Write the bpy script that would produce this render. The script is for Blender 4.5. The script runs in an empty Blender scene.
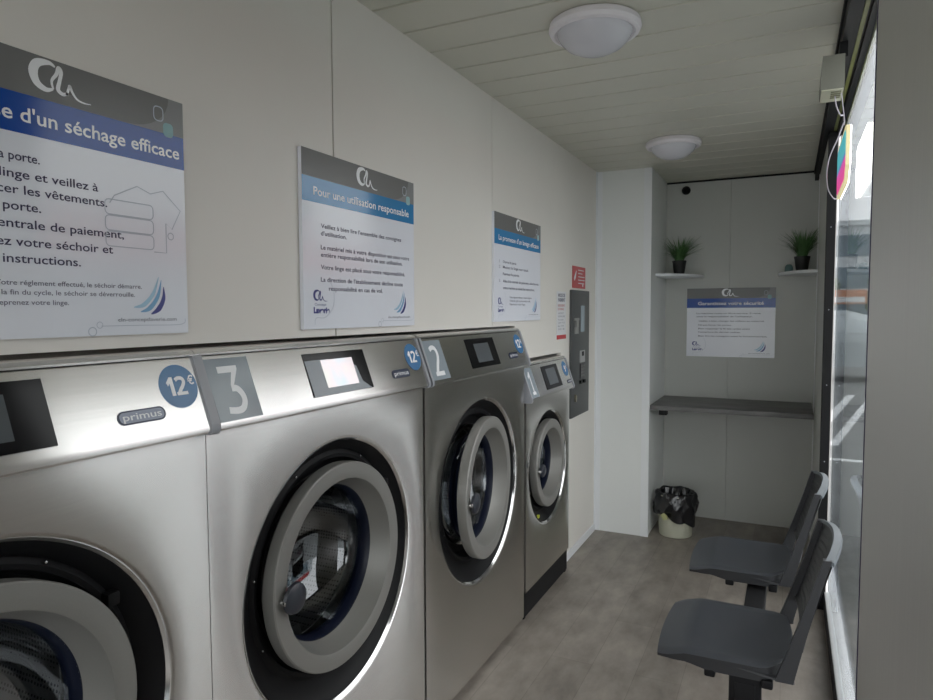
import bpy, bmesh, math, random
from mathutils import Vector, Matrix
random.seed(7)
S = bpy.context.scene
COL = S.collection
R = math.radians
PI = math.pi

# ---------------------------------------------------------------- camera, world, exposure
cam_d = bpy.data.cameras.new('camera'); cam = bpy.data.objects.new('camera', cam_d); COL.objects.link(cam)
S.camera = cam
YAW, PITCH, ROLL, FPX = 0.450885, -0.058516, -0.003445, 666.406
cam_d.sensor_width = 36.0; cam_d.lens = FPX * 36.0 / 933.0; cam_d.clip_start = 0.02; cam_d.clip_end = 300
cy, sy, cp, sp = math.cos(YAW), math.sin(YAW), math.cos(PITCH), math.sin(PITCH)
Fw = Vector((-sy * cp, cy * cp, sp)); Rt = Vector((cy, sy, 0)); Up = Rt.cross(Fw)
cr, sr = math.cos(ROLL), math.sin(ROLL)
Rr = Rt * cr + Up * sr; Ur = Up * cr - Rt * sr
cam.matrix_world = Matrix(((Rr.x, Ur.x, -Fw.x, 0), (Rr.y, Ur.y, -Fw.y, 0), (Rr.z, Ur.z, -Fw.z, 1.5), (0, 0, 0, 1)))

W = bpy.data.worlds.new('overcast_sky'); S.world = W; W.use_nodes = True
wn = W.node_tree; wn.nodes.clear()
wo = wn.nodes.new('ShaderNodeOutputWorld'); wb = wn.nodes.new('ShaderNodeBackground')
wt = wn.nodes.new('ShaderNodeTexCoord'); ws = wn.nodes.new('ShaderNodeSeparateXYZ'); wr = wn.nodes.new('ShaderNodeValToRGB')
wn.links.new(wt.outputs['Generated'], ws.inputs[0]); wn.links.new(ws.outputs['Z'], wr.inputs[0])
wr.color_ramp.elements[0].position = 0.0; wr.color_ramp.elements[0].color = (0.93, 0.90, 0.93, 1)
wr.color_ramp.elements[1].position = 0.7; wr.color_ramp.elements[1].color = (1.04, .995, 1.02, 1)
wn.links.new(wr.outputs[0], wb.inputs['Color']); wb.inputs['Strength'].default_value = 1.0
wn.links.new(wb.outputs[0], wo.inputs[0])
S.view_settings.view_transform = 'Standard'; S.view_settings.look = 'None'
S.view_settings.exposure = 1.68; S.view_settings.gamma = 1.0; S.view_settings.use_curve_mapping = False
S.cycles.use_denoising = True
S.cycles.max_bounces = 10; S.cycles.diffuse_bounces = 6; S.cycles.glossy_bounces = 5; S.cycles.transparent_max_bounces = 12
S.cycles.sample_clamp_indirect = 6.0

# ---------------------------------------------------------------- materials
def mat(name, col, rough=0.5, metal=0.0, spec=0.5, noise=0.0, nscale=8.0, bump=0.0, bscale=60.0, stretch=None, emit=None, es=0.0, coat=0.0, aniso=0.0, tangent=None):
    m = bpy.data.materials.new(name); m.use_nodes = True
    nt = m.node_tree; p = nt.nodes['Principled BSDF']
    p.inputs['Base Color'].default_value = (*col, 1); p.inputs['Roughness'].default_value = rough
    p.inputs['Metallic'].default_value = metal; p.inputs['Specular IOR Level'].default_value = spec
    p.inputs['Coat Weight'].default_value = coat
    if emit: p.inputs['Emission Color'].default_value = (*emit, 1); p.inputs['Emission Strength'].default_value = es
    tc = nt.nodes.new('ShaderNodeTexCoord'); mp = nt.nodes.new('ShaderNodeMapping')
    nt.links.new(tc.outputs['Object'], mp.inputs[0])
    if stretch: mp.inputs['Scale'].default_value = stretch
    if noise > 0:
        n = nt.nodes.new('ShaderNodeTexNoise'); n.inputs['Scale'].default_value = nscale; n.inputs['Detail'].default_value = 4
        nt.links.new(mp.outputs[0], n.inputs['Vector'])
        r = nt.nodes.new('ShaderNodeValToRGB'); lo = tuple(c * (1 - noise) for c in col); hi = tuple(min(1, c * (1 + noise)) for c in col)
        r.color_ramp.elements[0].position = .3; r.color_ramp.elements[1].position = .7
        r.color_ramp.elements[0].color = (*lo, 1); r.color_ramp.elements[1].color = (*hi, 1)
        nt.links.new(n.outputs['Fac'], r.inputs[0]); nt.links.new(r.outputs[0], p.inputs['Base Color'])
    if bump > 0:
        n = nt.nodes.new('ShaderNodeTexNoise'); n.inputs['Scale'].default_value = bscale; n.inputs['Detail'].default_value = 3
        nt.links.new(mp.outputs[0], n.inputs['Vector'])
        b = nt.nodes.new('ShaderNodeBump'); b.inputs['Strength'].default_value = bump; b.inputs['Distance'].default_value = 0.002
        nt.links.new(n.outputs['Fac'], b.inputs['Height']); nt.links.new(b.outputs[0], p.inputs['Normal'])
    if aniso:
        p.inputs['Anisotropic'].default_value = aniso
        v = nt.nodes.new('ShaderNodeCombineXYZ')
        for i in range(3): v.inputs[i].default_value = tangent[i]
        nt.links.new(v.outputs[0], p.inputs['Tangent'])
    return m

def glass_mat(name, tint, base=0.08, rough=0.0):
    # sheet glass: see-through with a reflection that grows towards grazing angles
    m = bpy.data.materials.new(name); m.use_nodes = True; nt = m.node_tree; nt.nodes.clear()
    o = nt.nodes.new('ShaderNodeOutputMaterial'); mx = nt.nodes.new('ShaderNodeMixShader')
    t = nt.nodes.new('ShaderNodeBsdfTransparent'); g = nt.nodes.new('ShaderNodeBsdfGlossy')
    t.inputs[0].default_value = (*tint, 1); g.inputs['Roughness'].default_value = rough; g.inputs[0].default_value = (.95, .97, 1, 1)
    lw = nt.nodes.new('ShaderNodeLayerWeight'); lw.inputs['Blend'].default_value = 0.5
    pw = nt.nodes.new('ShaderNodeMath'); pw.operation = 'POWER'; pw.inputs[1].default_value = 5
    ml = nt.nodes.new('ShaderNodeMath'); ml.operation = 'MULTIPLY_ADD'; ml.inputs[1].default_value = 0.86; ml.inputs[2].default_value = base
    nt.links.new(lw.outputs['Facing'], pw.inputs[0]); nt.links.new(pw.outputs[0], ml.inputs[0]); nt.links.new(ml.outputs[0], mx.inputs[0])
    nt.links.new(t.outputs[0], mx.inputs[1]); nt.links.new(g.outputs[0], mx.inputs[2]); nt.links.new(mx.outputs[0], o.inputs[0])
    return m

M = {}
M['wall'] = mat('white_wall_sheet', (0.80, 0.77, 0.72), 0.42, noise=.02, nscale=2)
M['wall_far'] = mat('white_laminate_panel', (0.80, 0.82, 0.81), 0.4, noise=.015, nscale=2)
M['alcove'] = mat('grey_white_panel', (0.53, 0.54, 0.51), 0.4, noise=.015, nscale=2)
M['trim'] = mat('white_trim', (0.82, 0.84, 0.86), 0.35)
M['ceiling'] = mat('cream_ceiling_board', (0.60, 0.59, 0.51), 0.38, noise=.02, nscale=3)
M['dark'] = mat('dark_void', (0.02, 0.02, 0.02), 0.8)
M['black'] = mat('black_plastic', (0.008, 0.008, 0.009), 0.5, spec=.18)
M['black_matt'] = mat('black_matt_frame', (0.010, 0.010, 0.011), 0.6, spec=.25)
M['rubber'] = mat('black_rubber', (0.015, 0.016, 0.018), 0.5, bump=.2, bscale=200)
M['steel'] = mat('brushed_stainless_steel', (0.88, 0.865, 0.845), 0.27, metal=1.0, noise=.03, nscale=3, stretch=(6, .3, 60), aniso=0.95, tangent=(0, 0, 1))
M['steel_panel'] = mat('brushed_steel_cladding', (0.55, 0.545, 0.52), 0.42, metal=1.0, noise=.04, nscale=5, stretch=(20, 60, .3), aniso=0.8, tangent=(0, 1, 0))
M['chrome'] = mat('polished_rim', (0.72, 0.72, 0.72), 0.12, metal=1.0)
M['ring'] = mat('silver_grey_door_plastic', (0.27, 0.265, 0.25), 0.42, metal=0.35, noise=.02, nscale=400)
M['ring_in'] = mat('silver_grey_cone', (0.33, 0.33, 0.32), 0.42, metal=0.3)
M['capgrey'] = mat('grey_end_cap', (0.33, 0.34, 0.37), 0.35)
M['plate'] = mat('blue_grey_number_film', (0.30, 0.345, 0.38), 0.15)
M['white_ink'] = mat('white_vinyl', (0.93, 0.94, 0.96), 0.2)
M['sticker'] = mat('blue_sticker', (0.07, 0.20, 0.40), 0.25)
M['navy'] = mat('navy_badge', (0.02, 0.03, 0.07), 0.3)
M['badge'] = mat('badge_lavender', (0.36, 0.40, 0.52), 0.35)
M['disp'] = mat('display_bezel', (0.008, 0.008, 0.009), 0.12, spec=.22)
M['screen'] = mat('grey_screen', (0.10, 0.11, 0.12), 0.06)
M['gasket'] = mat('dark_blue_gasket', (0.006, 0.009, 0.024), 0.35, spec=.3)
M['knob'] = mat('slate_handle', (0.03, 0.034, 0.045), 0.32)
M['glass_door'] = glass_mat('porthole_glass', (.72, .76, .80), 0.12)
M['glass_win'] = glass_mat('window_glass', (.92, .955, .945), 0.05)
M['board'] = mat('glossy_sign_board', (0.84, 0.86, 0.93), 0.12)
M['board_edge'] = mat('sign_board_edge', (0.75, 0.76, 0.78), 0.4)
M['hdr'] = mat('sign_header_grey', (0.19, 0.19, 0.186), 0.22, spec=.3)
M['hdr2'] = mat('sign_header_light_grey', (0.27, 0.275, 0.275), 0.22, spec=.3)
M['blue'] = mat('sign_band_blue', (0.012, 0.075, 0.36), 0.12, spec=.35)
M['sky'] = mat('sign_band_sky_blue', (0.05, 0.24, 0.50), 0.10)
M['ink'] = mat('dark_blue_ink', (0.035, 0.03, 0.09), 0.5)
M['ink2'] = mat('grey_ink', (0.16, 0.16, 0.22), 0.5)
M['pale'] = mat('pale_line', (0.50, 0.54, 0.62), 0.4)
M['teal'] = mat('teal_mark', (0.30, 0.50, 0.52), 0.4)
M['fan1'] = mat('fan_light_blue', (0.38, 0.60, 0.76), 0.3)
M['fan2'] = mat('fan_mid_blue', (0.20, 0.42, 0.66), 0.3)
M['fan3'] = mat('fan_dark_blue', (0.05, 0.06, 0.26), 0.3)
M['red'] = mat('red_notice', (0.52, 0.03, 0.035), 0.35)
M['paper'] = mat('white_paper', (0.78, 0.78, 0.80), 0.5)
M['term'] = mat('dark_grey_terminal', (0.085, 0.09, 0.092), 0.45, metal=.2)
M['seat'] = mat('slate_grey_seat_plastic', (0.044, 0.048, 0.056), 0.36, bump=.15, bscale=500)
M['seat_dark'] = mat('charcoal_frame_plastic', (0.028, 0.029, 0.032), 0.45, bump=.15, bscale=400)
M['seat_edge'] = mat('pale_top_edge', (0.11, 0.125, 0.14), 0.35)
M['worktop'] = mat('concrete_look_worktop', (0.15, 0.147, 0.145), 0.45, noise=.35, nscale=7, stretch=(1, 2, 2))
M['bin'] = mat('cream_bin_plastic', (0.50, 0.50, 0.40), 0.45)
M['bag'] = mat('black_bin_liner', (0.008, 0.008, 0.010), 0.18, spec=.7)
M['pot'] = mat('black_pot', (0.012, 0.012, 0.012), 0.5)
M['leaf'] = mat('grass_green', (0.07, 0.16, 0.05), 0.55, noise=.5, nscale=30)
M['soil'] = mat('soil', (0.03, 0.02, 0.012), 0.9)
M['lampring'] = mat('lamp_ring_white', (0.80, 0.77, 0.80), 0.4)
M['lampdome'] = mat('opal_dome', (0.62, 0.62, 0.66), 0.22)
M['sensor'] = mat('beige_box', (0.20, 0.20, 0.165), 0.5)
M['sensor_lit'] = mat('beige_box_lit_base', (0.62, 0.62, 0.48), 0.5)  # lighter copy of the box colour, window light painted on its underside
M['cable'] = mat('pale_cable', (0.62, 0.58, 0.66), 0.4)
M['seal'] = mat('yellow_green_seal', (0.20, 0.22, 0.05), 0.5)
M['alu'] = mat('aluminium_sill', (0.40, 0.41, 0.41), 0.5, metal=.3)
M['asphalt'] = mat('asphalt', (0.20, 0.21, 0.21), 0.9, spec=.15, noise=.15, nscale=3)
M['line'] = mat('road_paint', (0.72, 0.74, 0.74), 0.7)
M['carpaint'] = mat('silver_car_paint', (0.42, 0.47, 0.49), 0.25, metal=.4, coat=.6)
M['redpaint'] = mat('red_car_paint', (0.40, 0.10, 0.10), 0.25, coat=.6)
M['carglass'] = mat('dark_car_glass', (0.05, 0.07, 0.08), 0.05)
M['tyre'] = mat('tyre', (0.02, 0.02, 0.02), 0.8)
M['facade'] = mat('pale_facade', (0.62, 0.66, 0.68), 0.7)
M['facade2'] = mat('brick_facade', (0.50, 0.30, 0.25), 0.8, noise=.1)
M['bandg'] = mat('blue_grey_window_band', (0.16, 0.22, 0.26), 0.2)
M['bark'] = mat('bark', (0.08, 0.06, 0.04), 0.9)
M['foliage'] = mat('tree_foliage', (0.07, 0.12, 0.05), 0.8, noise=.4, nscale=3)
M['orange'] = mat('orange_board', (0.55, 0.25, 0.14), 0.5)
M['yellow'] = mat('yellow_plastic', (0.55, 0.60, 0.05), 0.4)

# floor: grey-brown wood-look vinyl planks
def floor_mat():
    m = bpy.data.materials.new('vinyl_plank_floor'); m.use_nodes = True; nt = m.node_tree; p = nt.nodes['Principled BSDF']
    tc = nt.nodes.new('ShaderNodeTexCoord'); mp = nt.nodes.new('ShaderNodeMapping'); mp.inputs['Rotation'].default_value = (0, 0, R(90))
    nt.links.new(tc.outputs['Object'], mp.inputs[0])
    b = nt.nodes.new('ShaderNodeTexBrick'); b.inputs['Scale'].default_value = 1.0
    b.inputs['Brick Width'].default_value = 0.9; b.inputs['Row Height'].default_value = 0.18; b.inputs['Mortar Size'].default_value = 0.0012
    b.inputs['Color1'].default_value = (0.27, 0.243, 0.222, 1); b.inputs['Color2'].default_value = (0.235, 0.212, 0.193, 1); b.inputs['Mortar'].default_value = (0.18, 0.16, 0.146, 1)
    nt.links.new(mp.outputs[0], b.inputs['Vector'])
    n = nt.nodes.new('ShaderNodeTexNoise'); n.inputs['Scale'].default_value = 5; n.inputs['Detail'].default_value = 6; n.inputs['Roughness'].default_value = .6
    m2 = nt.nodes.new('ShaderNodeMapping'); m2.inputs['Scale'].default_value = (2.2, 1.0, 1)
    nt.links.new(tc.outputs['Object'], m2.inputs[0]); nt.links.new(m2.outputs[0], n.inputs['Vector'])
    r = nt.nodes.new('ShaderNodeValToRGB'); r.color_ramp.elements[0].position = .25; r.color_ramp.elements[1].position = .75
    r.color_ramp.elements[0].color = (.62, .60, .58, 1); r.color_ramp.elements[1].color = (1.3, 1.28, 1.22, 1)
    nt.links.new(n.outputs['Fac'], r.inputs[0])
    x = nt.nodes.new('ShaderNodeMix'); x.data_type = 'RGBA'; x.blend_type = 'MULTIPLY'; x.inputs[0].default_value = 1
    nt.links.new(b.outputs['Color'], x.inputs[6]); nt.links.new(r.outputs[0], x.inputs[7]); nt.links.new(x.outputs[2], p.inputs['Base Color'])
    p.inputs['Roughness'].default_value = 0.42
    return m
M['floor'] = floor_mat()

# perforated drum steel
def drum_mat():
    m = bpy.data.materials.new('perforated_drum_steel'); m.use_nodes = True; nt = m.node_tree; p = nt.nodes['Principled BSDF']
    tc = nt.nodes.new('ShaderNodeTexCoord'); v = nt.nodes.new('ShaderNodeTexVoronoi'); v.inputs['Scale'].default_value = 95; v.inputs['Randomness'].default_value = 0.15
    nt.links.new(tc.outputs['Object'], v.inputs['Vector'])
    r = nt.nodes.new('ShaderNodeValToRGB'); r.color_ramp.elements[0].position = .30; r.color_ramp.elements[1].position = .36
    r.color_ramp.elements[0].color = (.02, .02, .02, 1); r.color_ramp.elements[1].color = (.24, .235, .22, 1)
    nt.links.new(v.outputs['Distance'], r.inputs[0]); nt.links.new(r.outputs[0], p.inputs['Base Color'])
    p.inputs['Metallic'].default_value = .8; p.inputs['Roughness'].default_value = .32
    return m
M['drum'] = drum_mat()

# vivid gradient back film of the hanging light sign, cyan above to pink below
def film_mat():
    m = bpy.data.materials.new('coloured_sign_film'); m.use_nodes = True; nt = m.node_tree; p = nt.nodes['Principled BSDF']
    tc = nt.nodes.new('ShaderNodeTexCoord'); s = nt.nodes.new('ShaderNodeSeparateXYZ'); nt.links.new(tc.outputs['Generated'], s.inputs[0])
    r = nt.nodes.new('ShaderNodeValToRGB'); e = r.color_ramp.elements
    e[0].position = 0.2; e[0].color = (.95, .10, .42, 1); e[1].position = .6; e[1].color = (.10, .55, .62, 1)
    k = e.new(.42); k.color = (.85, .12, .55, 1); k = e.new(.47); k.color = (.12, .35, .62, 1)
    nt.links.new(s.outputs['Z'], r.inputs[0]); nt.links.new(r.outputs[0], p.inputs['Base Color']); nt.links.new(r.outputs[0], p.inputs['Emission Color'])
    p.inputs['Emission Strength'].default_value = .16
    return m
M['film'] = film_mat()
M['neon'] = mat('lit_sign_face', (1, 1, 1), .4, emit=(1.0, .97, .92), es=3.0)
M['neon_edge'] = mat('lit_sign_edge', (.55, .5, .28), .4, emit=(1.0, .88, .50), es=.16)
def scr_mat():
    m = bpy.data.materials.new('lit_touchscreen'); m.use_nodes = True; nt = m.node_tree; p = nt.nodes['Principled BSDF']
    tc = nt.nodes.new('ShaderNodeTexCoord'); n = nt.nodes.new('ShaderNodeTexNoise'); n.inputs['Scale'].default_value = 14; nt.links.new(tc.outputs['Object'], n.inputs['Vector'])
    r = nt.nodes.new('ShaderNodeValToRGB'); e = r.color_ramp.elements
    e[0].position = .3; e[0].color = (.60, .72, .80, 1); e[1].position = .7; e[1].color = (.72, .80, .70, 1); k = e.new(.5); k.color = (.80, .70, .72, 1)
    nt.links.new(n.outputs['Color'], r.inputs[0]); nt.links.new(r.outputs[0], p.inputs['Emission Color']); p.inputs['Emission Strength'].default_value = .33
    p.inputs['Base Color'].default_value = (.1, .1, .1, 1); p.inputs['Roughness'].default_value = .08
    return m
M['lit'] = scr_mat()

# ---------------------------------------------------------------- mesh helpers
def finish(name, bm, m, parent=None, smooth=False, loc=None):
    me = bpy.data.meshes.new(name); bmesh.ops.recalc_face_normals(bm, faces=bm.faces[:]) if not smooth == 'keep' else None
    bm.to_mesh(me); bm.free()
    ms = m if isinstance(m, (list, tuple)) else [m]
    for q in ms: me.materials.append(q)
    if smooth:
        for p in me.polygons: p.use_smooth = True
        if smooth != 'all':
            try: me.set_sharp_from_angle(angle=R(35))
            except Exception: pass
    o = bpy.data.objects.new(name, me); COL.objects.link(o)
    if parent: o.parent = parent
    if loc: o.location = loc
    return o
def thing(name, loc, label, cat, group=None):
    o = bpy.data.objects.new(name, None); COL.objects.link(o); o.location = loc; o.empty_display_size = .1
    tag(o, label, cat, group); return o
def tag(o, label, cat, group=None):
    o['label'] = label; o['category'] = cat
    if group: o['group'] = group
    return o
def struct(o): o['kind'] = 'structure'; return o
def box(bm, x0, x1, y0, y1, z0, z1, mi=0, bevel=0):
    r = bmesh.ops.create_cube(bm, size=1.0); vs = r['verts']
    for v in vs: v.co = Vector(((x0 + x1) / 2 + v.co.x * (x1 - x0), (y0 + y1) / 2 + v.co.y * (y1 - y0), (z0 + z1) / 2 + v.co.z * (z1 - z0)))
    fs = set(f for v in vs for f in v.link_faces)
    for f in fs: f.material_index = mi
    if bevel:
        es = list(set(e for v in vs for e in v.link_edges))
        bmesh.ops.bevel(bm, geom=es, offset=bevel, segments=2, affect='EDGES', profile=.6)
def bx(name, m, parent, *a, bevel=0, smooth=False):
    bm = bmesh.new(); box(bm, *a, bevel=bevel); return finish(name, bm, m, parent, smooth or bevel > 0)
def prism(bm, pts, axis, a0, a1, mi=0):
    # extrude a 2D polygon along axis; pts are the two other coordinates in xyz order
    def P(p, a):
        return {'x': Vector((a, p[0], p[1])), 'y': Vector((p[0], a, p[1])), 'z': Vector((p[0], p[1], a))}[axis]
    A = [bm.verts.new(P(p, a0)) for p in pts]; B = [bm.verts.new(P(p, a1)) for p in pts]
    n = len(pts); fs = [bm.faces.new(A), bm.faces.new(B)]
    for i in range(n): fs.append(bm.faces.new((A[i], A[(i + 1) % n], B[(i + 1) % n], B[i])))
    for f in fs: f.material_index = mi
def lathe_x(bm, prof, c=(0, 0), seg=72, mi=0, close=False):
    # profile = [(x, r)], axis parallel to X through (y, z) = c ; returns nothing
    rings = []
    for x, r in prof:
        if r < 1e-5: rings.append([bm.verts.new((x, c[0], c[1]))])
        else: rings.append([bm.verts.new((x, c[0] + r * math.cos(2 * PI * k / seg), c[1] + r * math.sin(2 * PI * k / seg))) for k in range(seg)])
    pr = list(zip(rings, rings[1:])) + ([(rings[-1], rings[0])] if close else [])
    for A, B in pr:
        for k in range(seg):
            a, b = A[k % len(A)], A[(k + 1) % len(A)]; d, e = B[k % len(B)], B[(k + 1) % len(B)]
            vs = []
            for v in (a, b, e, d):
                if v not in vs: vs.append(v)
            if len(vs) > 2: f = bm.faces.new(vs); f.material_index = mi
def lathe_z(bm, prof, c=(0, 0), seg=48, mi=0, wob=None):
    rings = []
    for z, r in prof:
        if r < 1e-5: rings.append([bm.verts.new((c[0], c[1], z))])
        else:
            L = []
            for k in range(seg):
                t = 2 * PI * k / seg; rr = r; zz = z
                if wob: rr, zz = wob(t, z, r)
                L.append(bm.verts.new((c[0] + rr * math.cos(t), c[1] + rr * math.sin(t), zz)))
            rings.append(L)
    for A, B in zip(rings, rings[1:]):
        for k in range(seg):
            vs = []
            for v in (A[k % len(A)], A[(k + 1) % len(A)], B[(k + 1) % len(B)], B[k % len(B)]):
                if v not in vs: vs.append(v)
            if len(vs) > 2: f = bm.faces.new(vs); f.material_index = mi
def tube(bm, pts, r, seg=8, mi=0):
    pts = [Vector(p) for p in pts]; rings = []
    for i, p in enumerate(pts):
        d = (pts[min(i + 1, len(pts) - 1)] - pts[max(i - 1, 0)]).normalized()
        u = d.cross(Vector((0, 0, 1)));  u = u.normalized() if u.length > 1e-3 else d.cross(Vector((0, 1, 0))).normalized()
        w = d.cross(u); rr = r[i] if isinstance(r, (list, tuple)) else r
        rings.append([bm.verts.new(p + (u * math.cos(2 * PI * k / seg) + w * math.sin(2 * PI * k / seg)) * rr) for k in range(seg)])
    for A, B in zip(rings, rings[1:]):
        for k in range(seg): bm.faces.new((A[k], A[(k + 1) % seg], B[(k + 1) % seg], B[k])).material_index = mi
    for Rg in (rings[0], rings[-1]): bm.faces.new(Rg).material_index = mi
def smoothpts(P, n=6):
    P = [Vector(p) for p in P]; out = []
    for i in range(len(P) - 1):
        p0, p1, p2, p3 = P[max(i - 1, 0)], P[i], P[i + 1], P[min(i + 2, len(P) - 1)]
        for k in range(n):
            t = k / n
            out.append(.5 * ((2 * p1) + (p2 - p0) * t + (2 * p0 - 5 * p1 + 4 * p2 - p3) * t * t + (3 * p1 - p0 - 3 * p2 + p3) * t ** 3))
    out.append(P[-1]); return out

class Frame:
    """a writing surface: o origin, r right, u up; draws in local metres"""
    def __init__(s, o, r, u): s.o = Vector(o); s.r = Vector(r).normalized(); s.u = Vector(u).normalized(); s.n = s.r.cross(s.u)
    def p(s, x, y, d=0): return s.o + s.r * x + s.u * y + s.n * d
def rect(bm, F, x0, x1, y0, y1, d, t, mi=0):
    A = [bm.verts.new(F.p(x, y, d)) for x, y in ((x0, y0), (x1, y0), (x1, y1), (x0, y1))]
    B = [bm.verts.new(F.p(x, y, d + t)) for x, y in ((x0, y0), (x1, y0), (x1, y1), (x0, y1))]
    fs = [bm.faces.new(A[::-1]), bm.faces.new(B)] + [bm.faces.new((A[i], A[(i + 1) % 4], B[(i + 1) % 4], B[i])) for i in range(4)]
    for f in fs: f.material_index = mi
def poly(bm, F, pts, d, t, mi=0):
    A = [bm.verts.new(F.p(x, y, d)) for x, y in pts]; B = [bm.verts.new(F.p(x, y, d + t)) for x, y in pts]; n = len(pts)
    fs = [bm.faces.new(A[::-1]), bm.faces.new(B)] + [bm.faces.new((A[i], A[(i + 1) % n], B[(i + 1) % n], B[i])) for i in range(n)]
    for f in fs: f.material_index = mi
def ribbon(bm, F, pts, w, d, t=.0006, mi=0, n=6, closed=False):
    # a flat brush stroke of varying width
    if closed: pts = list(pts) + [pts[0]]
    q = smoothpts([(x, y, 0) for x, y in pts], n)
    ws = w if isinstance(w, (list, tuple)) else [w] * len(pts)
    N = len(q); V = []
    for i, p in enumerate(q):
        g = (q[min(i + 1, N - 1)] - q[max(i - 1, 0)]); g = g.normalized() if g.length > 0 else Vector((1, 0, 0))
        s = i / (N - 1) * (len(ws) - 1); a = int(min(s, len(ws) - 2)); ww = ws[a] + (ws[a + 1] - ws[a]) * (s - a)
        V.append([bm.verts.new(F.p(p.x - g.y * ww / 2, p.y + g.x * ww / 2, d + t)), bm.verts.new(F.p(p.x + g.y * ww / 2, p.y - g.x * ww / 2, d + t))])
    for a, b in zip(V, V[1:]): bm.faces.new((a[0], a[1], b[1], b[0])).material_index = mi
def circ(cx, cy, r, n=40, ry=None): return [(cx + r * math.cos(2 * PI * k / n), cy + (ry or r) * math.sin(2 * PI * k / n)) for k in range(n)]
def rrect(x0, x1, y0, y1, r, n=6):
    out = []
    for cx, cy, a in ((x1 - r, y1 - r, 0), (x0 + r, y1 - r, 90), (x0 + r, y0 + r, 180), (x1 - r, y0 + r, 270)):
        for k in range(n + 1): t = R(a + 90 * k / n); out.append((cx + r * math.cos(t), cy + r * math.sin(t)))
    return out

def text(bm, F, s, x, y, h, d, width=None, align='l', bold=0.0, ext=.0003, mi=0, fit=True):
    # adds the letters of s to bm; h = cap height, (x, y) = start of the baseline; width squeezes the line to fit
    cu = bpy.data.curves.new('writing', 'FONT'); cu.body = s; cu.size = h / 0.729; cu.offset = bold; cu.resolution_u = 3; cu.extrude = 0
    o = bpy.data.objects.new('writing', cu); COL.objects.link(o)
    dg = bpy.context.evaluated_depsgraph_get(); me = bpy.data.meshes.new_from_object(o.evaluated_get(dg))
    if len(me.vertices):
        xs = [v.co.x for v in me.vertices]; x0, x1 = min(xs), max(xs); k = 1.0
        if width: k = width / max(1e-6, x1 - x0)
        wd = (x1 - x0) * k; ox = x if align == 'l' else (x - wd if align == 'r' else x - wd / 2)
        vs = [bm.verts.new(F.p(ox + (v.co.x - x0) * k, y + v.co.y, d + ext)) for v in me.vertices]
        for p in me.polygons:
            try: bm.faces.new([vs[i] for i in p.vertices]).material_index = mi
            except ValueError: pass
    bpy.data.objects.remove(o); bpy.data.curves.remove(cu); bpy.data.meshes.remove(me)

# ---------------------------------------------------------------- the room
XL, XR, H, Y1, Y2, XC = -1.171, 0.155, 2.417, 4.426, 5.025, -0.817
YB = -1.6
bm = bmesh.new(); box(bm, -2.2, 0.20, YB, 5.12, -.06, 0); struct(finish('floor', bm, M['floor']))
# ceiling boards with V grooves, spacing .1834 along Y, running across the room
bm = bmesh.new(); d0, y00 = .1834, 1.7639; k0 = math.floor((YB - y00) / d0) + 1
ys = [y00 + k * d0 for k in range(k0, int((5.1 - y00) / d0) + 1)]
pts = [(YB, H)]
for y in ys: pts += [(y - .006, H), (y - .004, H + .012), (y + .004, H + .012), (y + .006, H)]
pts += [(5.12, H), (5.12, H + .06), (YB, H + .06)]
prism(bm, pts, 'x', -2.2, .126); struct(finish('ceiling', bm, M['ceiling']))
# left wall in three sheets with a dark joint between them
def wall_poly(name, pts, m, x0=XL - .025, x1=XL):
    bm = bmesh.new(); prism(bm, pts, 'x', x0, x1); return struct(finish(name, bm, m))
g = .002; zb = 1.430
wall_poly('wall_left', [(YB, zb), (1.558 - g, zb), (1.558 - g, H), (YB, H)], M['wall'])
wall_poly('wall_left', [(1.56 + g, zb), (2.678 - g, zb), (2.678 - g, H), (1.56 + g, H)], M['wall'])
wall_poly('wall_left', [(2.678 + g, zb), (2.944, zb), (2.944, 1.262), (3.656, 1.262), (3.656, 0), (Y1, 0), (Y1, H), (2.678 + g, H)], M['wall'])
bm = bmesh.new(); box(bm, -1.25, -1.21, 1.54, 1.58, zb + .06, H); box(bm, -1.27, -1.24, 2.66, 2.70, zb + .06, H); struct(finish('trim_1', bm, M['dark']))
# enclosure behind the machines
struct(bx('wall_service', M['dark'], None, -2.26, -2.2, YB, 5.12, 0, H))
bm = bmesh.new(); box(bm, XL - .025, -1.02, YB - .05, YB, 0, H); box(bm, .05, .2, YB - .05, YB, 0, H); box(bm, -1.02, .05, YB - .05, YB, 2.2, H); box(bm, -1.02, .05, YB - .05, YB, 0, .08)
for a in (-1.02, -.50, .01): box(bm, a, a + .04, YB - .05, YB, .08, 2.2)
wd2 = struct(finish('added_door_2', bm, M['black_matt']))  # unseen glazed entrance, added to bring daylight in from behind the camera
bm = bmesh.new(); box(bm, -.98, -.50, YB - .03, YB - .026, .08, 2.2); box(bm, -.46, .01, YB - .03, YB - .026, .08, 2.2); finish('glass_pane', bm, M['glass_win'], wd2)
struct(bx('wall_column', M['wall_far'], None, -2.2, XC, Y1, Y1 + .04, 0, H))
struct(bx('wall_alcove', M['wall_far'], None, XC - .04, XC, Y1 + .04, Y2, 0, H))
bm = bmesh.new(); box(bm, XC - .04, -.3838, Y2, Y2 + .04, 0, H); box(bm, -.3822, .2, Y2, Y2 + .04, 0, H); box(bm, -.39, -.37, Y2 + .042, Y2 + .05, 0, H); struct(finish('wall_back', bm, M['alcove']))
struct(bx('wall_right', M['alcove'], None, XR, .20, 3.752, Y2, 0, 2.36))
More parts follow.
